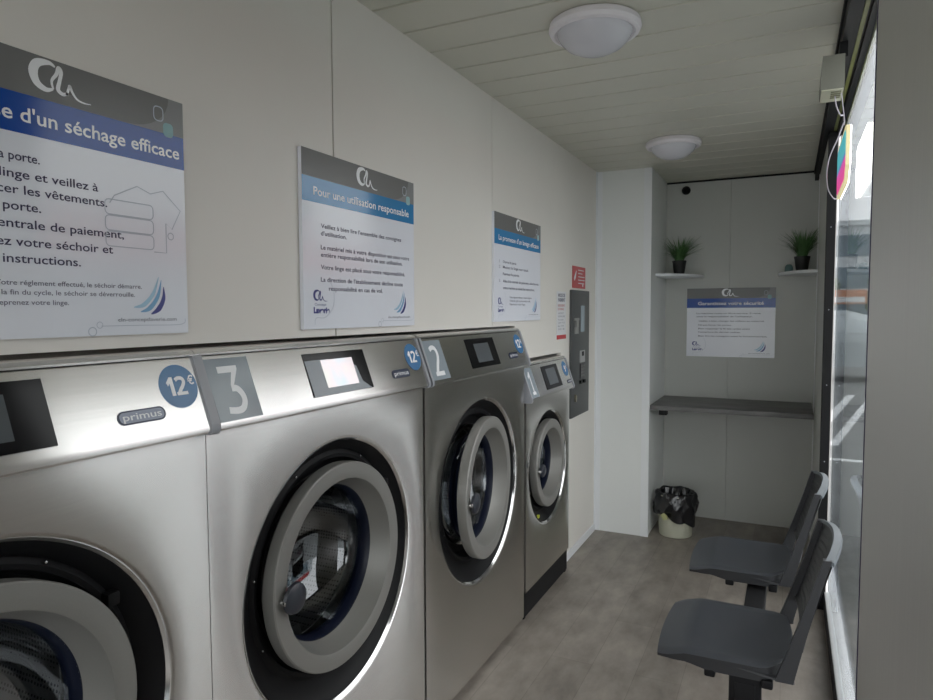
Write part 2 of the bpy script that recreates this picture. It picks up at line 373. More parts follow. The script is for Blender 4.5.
# corner trims
bm = bmesh.new(); box(bm, XL, XL + .035, Y1 - .004, Y1, .0, H); box(bm, XL, XL + .004, Y1 - .03, Y1 - .004, 0, H); struct(finish('trim_2', bm, M['trim']))
bm = bmesh.new(); box(bm, XC - .045, XC + .004, Y1 - .004, Y1, 0, H); box(bm, XC, XC + .004, Y1, Y1 + .02, 0, H); struct(finish('trim_3', bm, M['trim']))
bm = bmesh.new(); box(bm, XL, XL + .006, 3.665, Y1 - .03, 0, .05); struct(finish('baseboard_left', bm, M['trim']))
bm = bmesh.new(); box(bm, XR - .004, XR, 4.80, 4.806, 0, 2.36); struct(finish('trim_4', bm, M['trim']))
bm = bmesh.new(); box(bm, XC, .126, Y2 - .006, Y2, H - .012, H); struct(finish('trim_5', bm, M['black_matt']))
# steel cladding panel beside the camera, with a dark edge strip
bm = bmesh.new(); box(bm, .14, .20, -.15, 1.522, 0, H); struct(finish('wall_near', bm, M['steel_panel']))
bm = bmesh.new(); box(bm, .1385, .2005, 1.522, 1.530, 0, H); struct(finish('trim_6', bm, mat('violet_fringe_edge', (0.02, 0.012, 0.06), .3)))  # violet in the dark edge colour imitates lens colour fringing
# shop window: head rail, posts, sill, one long pane, then an added, unseen glazed side door behind the camera
bm = bmesh.new()
box(bm, .126, .215, YB, Y2, H - .022, H + .06); box(bm, .132, .170, 1.53, Y2, 2.352, H - .022); box(bm, .170, .215, 1.53, 3.75, 2.362, H - .022)
box(bm, .190, .215, 1.53, 3.75, 2.342, 2.362)
wf = struct(finish('window_1', bm, M['black_matt']))
bm = bmesh.new(); box(bm, .172, .184, 1.53, 3.69, 2.356, 2.362); finish('rubber_seal', bm, M['seal'], wf)
bm = bmesh.new(); box(bm, .152, .192, 3.702, 3.750, 0, 2.352, bevel=.002)
o = finish('frame_post', bm, M['black_matt'], wf)
for z in (.35, .75, 1.13, 1.5, 1.9):
    bm = bmesh.new(); lathe_x(bm, [(-.0005, .0), (-.0005, .003), (.001, .002), (.0015, 0)], (0, 0), 10)
    for v in bm.verts: v.co = Vector((.172 + v.co.y, 3.7015 - v.co.x, z + v.co.z))
    finish('screw', bm, M['capgrey'], wf)
bm = bmesh.new(); box(bm, .186, .205, 1.53, 3.70, .0, .085); finish('lower_frame', bm, M['black_matt'], wf)
bm = bmesh.new(); box(bm, .187, .207, 1.53, 3.70, .085, .096, bevel=.003); finish('window_sill', bm, M['alu'], wf)
bm = bmesh.new(); box(bm, .199, .203, 1.53, 3.702, .10, 2.342); finish('glass_pane', bm, M['glass_win'], wf)
bm = bmesh.new(); box(bm, .15, .21, YB, YB + .06, 0, 2.34); box(bm, .15, .21, -.21, -.15, 0, 2.34); box(bm, .15, .21, YB, -.15, 2.34, 2.395); box(bm, .15, .21, YB + .06, -.21, 0, .08)
wd = struct(finish('added_door_1', bm, M['black_matt']))  # added out of view to let side daylight in near the camera
bm = bmesh.new(); box(bm, .182, .186, YB + .06, -.21, .08, 2.34); finish('glass_pane', bm, M['glass_win'], wd)

# ---------------------------------------------------------------- washing machines
XF = -1.118
def washer(yc, hw, top, lip, cz, rc, rr, ri, number, price, label, opened=0.0, plinth=0.0, lit=False, xface=-1.104, dz=.02):
    t = thing('washing_machine', (XF, yc, 0), label, 'washing machine', 'stainless washing machines along the left wall')
    def L(o): o.location = Vector(o.location) - Vector((XF, yc, 0)); return o       # parts keep world coordinates
    y0, y1 = yc - hw + .003, yc + hw - .003
    zb0 = .028 if not plinth else plinth
    zt = lip - .010
    ch = yc, cz      # recess centre
    # front sheet with a round opening whose edge rolls inwards
    bm = bmesh.new(); N = 128
    prof = [(0, rc + .004), (-.002, rc - .002), (-.006, rc - .007), (-.013, rc - .010), (-.030, rc - .012)]
    rings = []
    for px, pr in prof: rings.append([bm.verts.new((XF + px, ch[0] + pr * math.cos(2 * PI * k / N), ch[1] + pr * math.sin(2 * PI * k / N))) for k in range(N)])
    outer = []
    corners = [(y1, zt), (y0, zt), (y0, zb0), (y1, zb0)]
    for k in range(N):
        a = 2 * PI * k / N; c, s = math.cos(a), math.sin(a); m_ = 1e9
        for lim, q, o_ in ((y1, c, ch[0]), (y0, c, ch[0]), (zt, s, ch[1]), (zb0, s, ch[1])):
            if abs(q) > 1e-6:
                v_ = (lim - o_) / q
                if v_ > 1e-6: m_ = min(m_, v_)
        outer.append([ch[0] + m_ * c, ch[1] + m_ * s])
    for cy_, cz_ in corners:
        i = min(range(N), key=lambda k: (outer[k][0] - cy_) ** 2 + (outer[k][1] - cz_) ** 2); outer[i] = [cy_, cz_]
    O = [bm.verts.new((XF, a, b)) for a, b in outer]
    for k in range(N): bm.faces.new((O[k], O[(k + 1) % N], rings[0][(k + 1) % N], rings[0][k]))
    for A, B in zip(rings, rings[1:]):
        for k in range(N): bm.faces.new((A[k], A[(k + 1) % N], B[(k + 1) % N], B[k]))
    # folded sides, top and back of the cabinet
    B = [bm.verts.new((XF - .85, a, b)) for a, b in outer]
    for k in range(N): bm.faces.new((O[k], O[(k + 1) % N], B[(k + 1) % N], B[k]))
    bm.faces.new(B)
    body = finish('cabinet', bm, M['steel'], t, True); L(body)
    # chrome bead around the opening
    bm = bmesh.new(); lathe_x(bm, [(XF - .004, rc + .001), (XF - .0095, rc - .0045), (XF - .013, rc - .010), (XF - .010, rc - .012), (XF - .004, rc - .006)], ch, 128, close=True)
    L(finish('opening_bead', bm, M['chrome'], t, True))
    # black moulded recess
    dy, dzc = yc, cz + dz
    bm = bmesh.new(); prof_a = [(XF - .012, rc - .012, 0), (XF - .022, rc - .022, 0), (XF - .036, rc - .045, .3), (XF - .042, rr + .030, 1), (XF - .034, rr + .018, 1), (XF - .036, rr + .008, 1), (XF - .075, rr - .004, 1), (XF - .080, rr - .020, 1), (XF - .080, ri + .012, 1)]
    rgs = []
    for px, pr, f in prof_a:
        rgs.append([bm.verts.new((px, yc + pr * math.cos(2 * PI * k / 96), cz + dz * f + pr * math.sin(2 * PI * k / 96))) for k in range(96)])
    for A, Bq in zip(rgs, rgs[1:]):
        for k in range(96): bm.faces.new((A[k], A[(k + 1) % 96], Bq[(k + 1) % 96], Bq[k]))
    L(finish('recess', bm, M['black'], t, True))
    bm = bmesh.new(); lathe_x(bm, [(XF - .078, ri + .016), (XF - .066, ri + .010), (XF - .066, ri - .004), (XF - .10, ri - .010), (XF - .14, ri - .006)], (yc, dzc), 96)
    L(finish('tub_rim', bm, M['chrome'], t, True))
    # drum
    bm = bmesh.new(); rd = ri + .05; xs = XF - .14
    lathe_x(bm, [(xs, ri - .008), (xs - .005, rd - .02), (xs - .02, rd), (xs - .40, rd), (xs - .42, rd - .02), (xs - .43, .06), (xs - .41, .05), (xs - .41, 0)], (yc, dzc), 72)
    for a in (30, 150, 270):
        c_, s_ = math.cos(R(a)), math.sin(R(a)); pp = []
        for u_, v_ in ((-.045, rd + .004), (.045, rd + .004), (.018, rd - .07), (-.018, rd - .07)): pp.append((yc + v_ * c_ - u_ * s_, dzc + v_ * s_ + u_ * c_))
        prism(bm, pp, 'x', xs - .38, xs - .03)
    L(finish('drum', bm, M['drum'], t, True))
    # door: swings about a vertical axis on its far side
    piv = (XF - .02, yc + rr - .005, dzc)
    def onaxis(o): o.location = Vector(piv) - Vector((XF, yc, 0)); o.rotation_euler = (0, 0, opened); return o
    def loc(x, r): return (x - piv[0], r)
    cd = (yc - piv[1] - (.016 if opened else .003), 0.0)
    xf = xface
    bm = bmesh.new(); w_ = rr - ri
    lathe_x(bm, [loc(xf - .042, rr - .012), loc(xf - .038, rr - .002), loc(xf - .010, rr), loc(xf - .003, rr - .001), loc(xf - .0005, rr - .004), loc(xf, (rr + ri) / 2), loc(xf - .0005, ri + .005), loc(xf - .002, ri + .001), loc(xf - .006, ri - .0005),
                 loc(xf - .058, ri * .915), loc(xf - .062, ri * .90), loc(xf - .062, ri * .95)], cd, 112)
    door = onaxis(finish('door', bm, M['ring'], t, True))
    def dsub(o): o.parent = door; return o
    bm = bmesh.new(); lathe_x(bm, [loc(xf - .060, ri * .905), loc(xf - .066, ri * .89), loc(xf - .074, ri * .875), loc(xf - .085, ri * .865), loc(xf - .10, ri * .865), loc(xf - .10, ri * .90)], cd, 96); dsub(finish('gasket', bm, M['gasket'], None, True))
    bm = bmesh.new(); lathe_x(bm, [loc(xf - .080, ri * .875), loc(xf - .12, ri * .83), loc(xf - .17, ri * .70), loc(xf - .20, ri * .52), loc(xf - .215, ri * .25), loc(xf - .22, 0)], cd, 72); dsub(finish('porthole_glass', bm, M['glass_door'], None, 'all'))
    # handle: round dished paddle on a short bolt, hinge side opposite
    hy, hz = cd[0] - rr * .93, -.02 * rr
    bm = bmesh.new()
    lathe_x(bm, [loc(xf + .002, .008), loc(xf + .016, .008), loc(xf + .018, .005), loc(xf + .018, 0)], (hy + .006, hz), 16)
    dsub(finish('handle_bolt', bm, M['chrome'], None, True))
    bm = bmesh.new(); hr = .040 * rr / .285
    lathe_x(bm, [loc(xf + .006, 0), loc(xf + .006, hr * .8), loc(xf + .012, hr), loc(xf + .020, hr * .93), loc(xf + .026, hr * .6), loc(xf + .028, 0)], (hy + hr * .98, hz), 40)
    dsub(finish('handle', bm, M['knob'], None, True))
    for s_, nm in ((1, 'hinge'), (-1, 'hinge')):
        bm = bmesh.new(); hy2 = yc + (rr + .010) * .86; hz2 = dzc + s_ * .58 * rr
        box(bm, XF - .040, XF - .014, hy2 - .008, hy2 + .018, hz2 - .013, hz2 + .013, bevel=.005)
        o = L(finish(nm, bm, M['black'], t, True))
    # small screw heads in the recess
    for a in (118, 170, 205, 62):
        bm = bmesh.new(); lathe_x(bm, [(XF - .034, 0.0030), (XF - .031, .0025), (XF - .030, 0)], (yc + (rr + .024) * math.cos(R(a)), dzc + (rr + .024) * math.sin(R(a))), 10); L(finish('screw', bm, M['chrome'], t, True))
    # fascia: slanted control panel
    xt, xl = -1.141, -1.089
    bm = bmesh.new()
    pf = [(XF - .5, top - .002), (xt - .003, top - .003), (xt, top - .006), (xl - .003, lip + .012), (xl, lip + .004), (xl - .001, lip - .003), (xl - .006, lip - .008), (XF - .001, lip - .012), (XF - .5, lip - .012)]
    prism(bm, pf, 'y', y0 + .012, y1 - .010); L(finish('control_panel', bm, M['steel'], t, True))
    bm = bmesh.new(); pt = [(XF - .5, top), (xt - .004, top), (xt - .003, top + .004), (xt - .010, top + .011), (xt - .022, top + .014), (XF - .5, top + .014)]
    prism(bm, pt, 'y', y0, y1); L(finish('top_strip', bm, M['steel'], t, True))
    for a, b in ((y0 - .001, y0 + .012), (y1 - .010, y1 + .001)):
        bm = bmesh.new(); pc = [(XF - .45, top + .001), (xt + .002, top + .001), (xl + .001, lip + .014), (xl + .004, lip + .004), (xl + .002, lip - .006), (xl - .005, lip - .012), (XF - .45, lip - .014)]
        prism(bm, pc, 'y', a, b); L(finish('end_cap', bm, M['capgrey'], t, True))
    F = Frame((xl, yc, lip + .006), (0, 1, 0), (xt - xl, 0, (top - .006) - (lip + .008)))
    sl = math.hypot(xt - xl, top - .014 - lip)
    xo = -hw + .018; pw = .128 if hw > .4 else .100
    bm = bmesh.new(); rect(bm, F, xo, xo + pw, .004, sl - .002, .0, .0012); npn = L(finish('number_panel', bm, M['plate'], t))
    bm = bmesh.new(); nx, ny, nw, nh = xo + pw * .24, sl * .12, pw * .50, sl * .74
    Q = lambda L_: [(nx + a * nw, ny + b * nh) for a, b in L_]
    if number == '3':
        poly(bm, F, Q([(0, 1), (0, .86), (.60, .86), (.42, .60), (.42, .47), (.56, .47), (.58, .60), (.90, .92), (.90, 1)]), .0012, .0003); ribbon(bm, F, Q([(.42, .53), (.68, .50), (.84, .36), (.84, .22), (.68, .09), (.40, .06), (.04, .09)]), .14 * nh, .0012)
    elif number == '1': poly(bm, F, Q([(.05, .82), (.42, 1), (.62, 1), (.62, .13), (.90, .13), (.90, 0), (.08, 0), (.08, .13), (.40, .13), (.40, .82), (.12, .70)]), .0012, .0003)
    elif number == '2': ribbon(bm, F, Q([(.06, .86), (.35, .93), (.66, .90), (.80, .74), (.70, .54), (.46, .34), (.22, .10)]), .145 * nh, .0012); poly(bm, F, Q([(.02, .13), (.02, 0), (1, 0), (1, .14), (.28, .14)]), .0012, .0003)
    else: text(bm, F, number, xo + pw * .48, sl * .12, sl * .74, .0014, width=pw * .5, align='c', bold=.003)
    n_ = L(finish('number', bm, M['white_ink'], t)); n_.parent = npn; n_.location = (0, 0, 0)
    b0, b1 = (-.132, .140) if hw > .4 else (-.095, .155)
    bm = bmesh.new(); rect(bm, F, b0, b1, sl * .14, sl * .93, .0, .0016); dp = L(finish('display', bm, M['disp'], t))
    bm = bmesh.new(); sw = (b1 - b0)
    if hw > .4: rect(bm, F, b0 + sw * .24, b0 + sw * .76, sl * .27, sl * .79, .0016, .0008)
    else: rect(bm, F, b0 + sw * .22, b0 + sw * .80, sl * .27, sl * .82, .0016, .0008)
    s_ = L(finish('touch_screen', bm, M['lit'] if lit else M['screen'], t)); s_.parent = dp; s_.location = (0, 0, 0)
    if lit:
        bm = bmesh.new(); poly(bm, F, [(b0 + .002, sl * .145), (b1 - .01, sl * .145), (b1 - .045, sl * .30), (b1 - .055, sl * .62), (b0 + .10, sl * .80), (b0 + .002, sl * .80)], .0016, .0003)
        q = L(finish('protective_film', bm, mat('grey_protective_film', (.30, .33, .36), .2), t)); q.parent = dp; q.location = (0, 0, 0)
    # price sticker and maker's badge
    if hw > .4: cxp, cyp, rp, bxp, byp = .410, sl * .645, .046, .310, sl * .32
    else: cxp, cyp, rp, bxp, byp = .278, sl * .68, .043, .288, sl * .20
    bm = bmesh.new(); poly(bm, F, circ(cxp, cyp, rp), .0, .0010); st = L(finish('price_sticker', bm, M['sticker'], t))
    bm = bmesh.new(); e = price; D = lambda L_, ox: [(cxp + rp * (ox + a), cyp + rp * (b - .42)) for a, b in L_]
    if e == '12': poly(bm, F, D([(0, .62), (.20, .86), (.36, .86), (.36, 0), (.17, 0), (.17, .58), (.06, .46)], -.62), .0010, .0004); ribbon(bm, F, D([(.04, .70), (.20, .78), (.40, .76), (.48, .62), (.40, .44), (.22, .24), (.10, .08)], -.18), .17 * rp, .0010); poly(bm, F, D([(.0, .15), (.0, 0), (.58, 0), (.58, .15)], -.18), .0010, .0004)
    else: text(bm, F, e, cxp - rp * .08, cyp - rp * .42, rp * .84, .0012, width=rp * .45, align='c', bold=.0015)
    text(bm, F, '€', cxp + rp * (.52 if len(e) > 1 else .28), cyp + rp * .02, rp * .42, .0012, width=rp * .34, bold=.0006)
    q = L(finish('price_text', bm, M['white_ink'], t)); q.parent = st; q.location = (0, 0, 0)
    bm = bmesh.new(); bw, bh = (.052, .0135) if hw > .4 else (.036, .010); poly(bm, F, rrect(bxp - bw, bxp + bw, byp - bh, byp + bh, bh * .95), .0, .0010); bd = L(finish('maker_badge', bm, M['navy'], t))
    bm = bmesh.new(); poly(bm, F, rrect(bxp - bw * .93, bxp + bw * .93, byp - bh * .78, byp + bh * .78, bh * .7), .0010, .0004)
    q = L(finish('badge_face', bm, M['badge'] if number == '4' else M['navy'], t)); q.parent = bd; q.location = (0, 0, 0)
    bm = bmesh.new(); text(bm, F, 'primus', bxp, byp - bh * .42, bh * 1.05, .0016, width=bw * 1.62, align='c', bold=.0002)
    q = L(finish('badge_text', bm, M['white_ink'], t)); q.parent = bd; q.location = (0, 0, 0)
    # plinth / feet
    if plinth:
        bm = bmesh.new(); box(bm, XF - .80, XF - .008, y0 + .004, y1 - .006, .012, plinth - .002); L(finish('plinth', bm, M['black_matt'], t))
        for ya, yb in ((y0 + .008, y0 + .03), (y1 - .032, y1 - .010)):
            bm = bmesh.new(); box(bm, XF - .05, XF - .012, ya, yb, 0, .013); L(finish('foot', bm, M['black'], t))
    else:
        for ya in (y0 + .05, y1 - .05):
            bm = bmesh.new(); lathe_z(bm, [(0, 0), (0, .022), (.010, .022), (.014, .010), (.030, .010), (.030, 0)], (XF - .05, ya), 16); L(finish('foot', bm, M['black'], t, True))
    return t
w4 = washer(.555, .4745, 1.406, 1.252, .775, .375, .285, .237, '4', '12', 'nearest stainless washing machine cut by the left edge, with round 12 € sticker', lit=False)
w3 = washer(1.497, .4715, 1.406, 1.252, .775, .375, .285, .237, '3', '12', 'stainless washing machine marked 3 with a lit white touchscreen', lit=True)
w2 = washer(2.456, .4795, 1.406, 1.251, .768, .378, .285, .237, '2', '12', 'stainless washing machine marked 2 whose porthole door stands slightly ajar', opened=.096)
w1 = washer(3.303, .350, 1.232, 1.072, .687, .300, .228, .180, '1', '9', 'smaller lower stainless washing machine marked 1 on a black plinth, 9 € sticker', plinth=.135)
# yellow tab in the recess of the small machine
bm = bmesh.new(); box(bm, XF - .034, XF - .020, 3.190, 3.215, .432, .448, bevel=.004); tag(finish('yellow_clip', bm, M['yellow']), 'tiny yellow clip at the bottom of the door recess of washing machine 1', 'clip')

# ---------------------------------------------------------------- wall signs
def logo(bm, F, x, y, s, d, mi=0):
    # brushed C, looped L and trailing n ; s = overall width in metres
    k = s / 1.0
    P = lambda L_: [(x + a * k, y - .004 + b * k * .90) for a, b in L_]
    ribbon(bm, F, P([(.40, .46), (.30, .50), (.12, .44), (.05, .28), (.10, .10), (.24, .02), (.36, .06)]), [.03 * k, .07 * k, .13 * k, .15 * k, .12 * k, .08 * k, .03 * k], d, mi=mi)
    ribbon(bm, F, P([(.36, .06), (.34, .20), (.42, .34), (.46, .46), (.50, .40), (.47, .24), (.44, .08), (.52, .02), (.60, .06)]), [.03 * k, .045 * k, .06 * k, .07 * k, .06 * k, .06 * k, .07 * k, .06 * k, .04 * k], d, mi=mi)
    ribbon(bm, F, P([(.58, .02), (.62, .16), (.64, .20), (.68, .10), (.76, .00), (.88, -.03), (1.0, -.02)]), [.04 * k, .045 * k, .05 * k, .045 * k, .035 * k, .025 * k, .01 * k], d, mi=mi)
def fan(bm, F, x, y, s, d):
    # three swept blades, lower right corner of each board
    P = lambda L_: [(x + a * s, y + b * s) for a, b in L_]
    ribbon(bm, F, P([(0, .18), (.30, .25), (.60, .55), (.78, 1.0)]), [.02 * s, .12 * s, .10 * s, .01 * s], d, mi=0)
    ribbon(bm, F, P([(.20, .06), (.48, .16), (.74, .48), (.86, .92)]), [.02 * s, .13 * s, .11 * s, .01 * s], d, mi=1)
    ribbon(bm, F, P([(.52, .00), (.76, .14), (.92, .42), (.93, .74)]), [.03 * s, .15 * s, .12 * s, .01 * s], d, mi=2)
def sign(name, F, w, h, title, tx0, tx1, lines, band, label, title_h=.026, th=.012, cat='sign', furl=None, corner_logo=False, logox=None, tshirt=False, small=(), tbold=.0005, tback=False):
    t = thing(name, F.o, label, cat, 'information boards of the laundry')
    F = Frame((0, 0, 0), F.r, F.u)
    bm = bmesh.new(); rect(bm, F, 0, w, 0, h, 0, th); finish('board', bm, M['board'], t)
    bm = bmesh.new(); rect(bm, F, 0, w, h - .072, h, th, .0006)
    pc = [(w, h), (w, h - .0715), (w - .135, h - .0715)] + [(w - .135 + .10 * math.sin(a * PI / 16), h - .0715 + .0715 * (1 - math.cos(a * PI / 16))) for a in range(1, 9)]
    poly(bm, F, pc, th + .0006, .0003, 1)
    hd = finish('header_band', bm, [M['hdr'], M['hdr2']], t)
    bm = bmesh.new(); lx = logox if logox is not None else w * .43; logo(bm, F, lx, h - .052, .108, th + .0008); o = finish('logo', bm, M['white_ink'], hd)
    bm = bmesh.new(); ribbon(bm, F, rrect(w - .072, w - .050, h - .050, h - .022, .008, 3), .0022, th + .001, closed=True, n=2)
    poly(bm, F, rrect(w - .050, w - .026, h - .078, h - .050, .008), th + .0009, .0006, 1); finish('header_squares', bm, [M['pale'], M['teal']], hd)
    bm = bmesh.new(); rect(bm, F, 0, w, h - .138, h - .072, th, .0006); tb = finish('title_band', bm, M[band], t)
    bm = bmesh.new(); text(bm, F, title, tx0, h - .118, title_h, th + .0008, width=tx1 - tx0, bold=tbold); finish('title_text', bm, M['white_ink'], tb)
    for s, x, y, hh, wd, al in lines:
        bm = bmesh.new(); text(bm, F, s, x, y, hh, th + .0002, width=wd, align=al, bold=hh * .012); finish('text_line', bm, M['ink'], t)
    bm = bmesh.new(); fan(bm, F, w - .13, .040, .075, th + .0002); finish('blade_emblem', bm, [M['fan1'], M['fan2'], M['fan3']], t)
    bm = bmesh.new(); text(bm, F, 'cln-conceptlaverie.com', w - .030, .026, .0075, th + .0002, width=.135, align='r')
    ribbon(bm, F, [(w * .66, .018), (w * .8, .018), (w - .02, .018), (w - .008, .03)], .0012, th + .0002, mi=1)
    ribbon(bm, F, circ(w * .655, .020, .006, 12), .0012, th + .0002, mi=1, closed=True, n=1); ribbon(bm, F, circ(w * .63, .008, .008, 12), .0018, th + .0002, mi=1, closed=True, n=1)
    finish('footer_text', bm, [M['ink2'], M['pale']], t)
    if corner_logo:
        bm = bmesh.new(); logo(bm, F, .040, .082, .06, th + .0003); text(bm, F, 'Concept', .045, .064, .007, th + .0003, width=.05); text(bm, F, 'Laverie', .040, .044, .016, th + .0003, width=.07, bold=.0012)
        ribbon(bm, F, [(.045, .012), (.05, .03), (.09, .032), (.125, .06), (.13, .10), (.115, .13)], .0015, th + .0002, mi=1)
        finish('corner_logo', bm, [M['fan3'], M['pale']], t)
    if tshirt:
        # pale outline of a folded T-shirt
        bm = bmesh.new(); x0, y0 = w - .185, h - .315
        for k in range(3): ribbon(bm, F, rrect(x0 + .0, x0 + .105, y0 + .004 + k * .030, y0 + .032 + k * .030, .008, 3), .002, th + .0002, closed=True, n=1)
        ribbon(bm, F, [(x0 + .105, y0), (x0 + .135, y0), (x0 + .135, y0 + .06), (x0 + .150, y0 + .05), (x0 + .172, y0 + .09), (x0 + .13, y0 + .125), (x0 + .10, y0 + .115), (x0 + .07, y0 + .125), (x0 + .02, y0 + .10), (x0 + .01, y0 + .085)], .002, th + .0002, n=1)
        ribbon(bm, F, circ(x0 + .146, y0 + .035, .007, 12), .002, th + .0002, closed=True, n=1)
        finish('garment_outline', bm, M['pale'], t)
    if small:
        for s, x, y, hh, wd, al in small:
            bm = bmesh.new(); text(bm, F, s, x, y, hh, th + .0002, width=wd, align=al, bold=hh * .01); finish('small_text_line', bm, M['ink2'], t)
    return t
def WF(y, z): return Frame((XL + .001, y, z), (0, 1, 0), (0, 0, 1))
# board 1 (nearest): the left half is outside the frame
b = .435
sign('wall_sign', WF(b, 1.456), .590, .480, "La promesse d'un séchage efficace", .050, 1.013 - b, [
    ('Ouvrez la porte.', .722 - b, 1.752 - 1.456, .0155, None, 'r'), ('Placez votre linge et veillez à', .828 - b, 1.723 - 1.456, .0155, .315, 'r'),
    ('ne pas coincer les vêtements.', .845 - b, 1.697 - 1.456, .0155, .315, 'r'), ('Fermez la porte.', .721 - b, 1.670 - 1.456, .0155, .170, 'r'),
    ('Allez à la centrale de paiement,', .878 - b, 1.641 - 1.456, .0155, .350, 'r'), ('sélectionnez votre séchoir et', .854 - b, 1.611 - 1.456, .0155, .318, 'r'), ('suivez les instructions.', .789 - b, 1.583 - 1.456, .0155, .245, 'r')],
    'blue', 'white information board with blue band above the nearest washing machine, cut by left edge', title_h=.025, logox=.711 - b, tshirt=True,
    small=[('Votre réglement effectué, le séchoir démarre.', .914 - b, .090, .0088, .272, 'r'), ('A la fin du cycle, le séchoir se déverrouille.', .898 - b, .074, .0088, .262, 'r'), ('Reprenez votre linge.', .764 - b, .057, .0088, .125, 'r')])
b = 1.404
sign('wall_sign', WF(b, 1.452), .578, .480, 'Pour une utilisation responsable', .046, 1.948 - b, [
    ("Veillez à bien lire l'ensemble des consignes", 1.481 - b, 1.728 - 1.452, .0125, .418, 'l'), ("d'utilisation.", 1.480 - b, 1.708 - 1.452, .0125, .118, 'l'),
    ('Le matériel mis à votre disposition est sous votre', 1.479 - b, 1.670 - 1.452, .0125, .470, 'l'), ('entière responsabilité lors de son utilisation.', 1.479 - b, 1.650 - 1.452, .0125, .427, 'l'),
    ('Votre linge est placé sous votre responsabilité.', 1.478 - b, 1.616 - 1.452, .0125, .443, 'l'), ("La direction de l'établissement décline toute", 1.477 - b, 1.582 - 1.452, .0125, .430, 'l'), ('responsabilité en cas de vol.', 1.512 - b, 1.558 - 1.452, .0125, .272, 'l')],
    'sky', 'white information board with sky blue band headed Pour une utilisation responsable, above washing machine 3', title_h=.023, corner_logo=True, logox=1.652 - b)
b = 2.672
sign('wall_sign', WF(b, 1.452), .594, .480, "La promesse d'un lavage efficace", .046, 3.234 - b, [
    ('1', .055, 1.714 - 1.452, .013, None, 'l'), ('Ouvrez la porte.', .096, 1.714 - 1.452, .0125, .165, 'l'), ('2', .055, 1.690 - 1.452, .013, None, 'l'), ('Mettez le linge non tassé.', .096, 1.690 - 1.452, .0125, .325, 'l'),
    ('Fermez la porte.', .096, 1.660 - 1.452, .0125, .20, 'l'), ('3', .055, 1.628 - 1.452, .013, None, 'l'), ('Allez à la centrale de paiement, sélectionnez', .096, 1.628 - 1.452, .0125, .470, 'l'), ('votre machine et suivez les instructions.', .096, 1.598 - 1.452, .0125, .410, 'l')],
    'sky', 'white information board with sky blue band, between washing machine 2 and the payment terminal', title_h=.023, corner_logo=True, logox=.255,
    small=[('Votre réglement effectué, la machine démarre.', .177, .106, .009, .29, 'l'), ('A la fin du cycle, la porte se déverrouille.', .177, .090, .009, .27, 'l'), ('Reprenez votre linge.', .177, .074, .009, .20, 'l')])
sign('wall_sign', Frame((-.664, Y2 - .001, 1.170), (1, 0, 0), (0, 0, 1)), .578, .484, 'Garantissez votre sécurité', .075, .505, [
    ('La machine reste un libre-service. Il reste', .066, .302, .011, .42, 'l'), ("sous la responsabilité de l'utilisateur.", .066, .280, .011, .37, 'l'),
    ("Veillez à bien charger les enfants au matériel.", .080, .248, .010, .43, 'l'), ('Ne pas forcer les portes.', .080, .220, .010, .22, 'l'), ('Bien respecter le fil des cycles avant', .080, .194, .010, .34, 'l'), ("l'ouverture du dernier cadran.", .080, .170, .010, .28, 'l'), ('Bien lire les consignes avant le fonctionnement.', .080, .142, .010, .45, 'l')],
    'blue', 'white information board with dark blue band on the alcove back wall above the worktop', title_h=.024, corner_logo=True, logox=.235)
# red notice and small white notice beside the terminal
F = Frame((0, 0, 0), (0, 1, 0), (0, 0, 1))
t = thing('red_notice', (XL + .001, 3.866, 1.636), 'small red notice with white pictogram above the dark grey payment terminal', 'notice')
bm = bmesh.new(); rect(bm, F, 0, .272, 0, .132, 0, .003); finish('notice_plate', bm, M['red'], t)
bm = bmesh.new(); ribbon(bm, F, [(.030, .050), (.050, .070), (.075, .105)], [.02, .028, .006], .003)
for k, wd in enumerate((.12, .09, .14, .14, .13)): rect(bm, F, .115, .115 + wd, .108 - k * .020, .113 - k * .020, .003, .0006)
poly(bm, F, circ(.215, .020, .010, 16), .003, .0006); finish('notice_print', bm, M['white_ink'], t)
t = thing('paper_notice', (XL + .001, 3.570, 1.338), 'narrow white notice with red lines and red foot beside the payment terminal', 'notice')
bm = bmesh.new(); rect(bm, F, 0, .172, 0, .270, 0, .0015); finish('paper', bm, M['paper'], t)
bm = bmesh.new(); rect(bm, F, 0, .172, 0, .024, .0015, .0006); text(bm, F, 'REMBOURSEMENT', .02, .185, .013, .0018, width=.13); text(bm, F, 'DE MONNAIE', .02, .165, .013, .0018, width=.11)
finish('red_print', bm, M['red'], t)
bm = bmesh.new(); text(bm, F, 'MODE DE', .025, .240, .019, .0018, width=.125, bold=.001); text(bm, F, 'PAIEMENT', .025, .214, .019, .0018, width=.125, bold=.001); finish('notice_heading', bm, M['ink2'], t)
bm = bmesh.new()
for k, s in enumerate(('CARTES ET', 'ESPECES', 'Pièces acceptées :', '0,50 € 1 € 2 €', 'Billets : 5 € 10 €', '20 €')): text(bm, F, s, .025, .143 - k * .018, .009, .0018, width=.10 + .02 * (k % 2))
finish('dark_print', bm, M['ink2'], t)

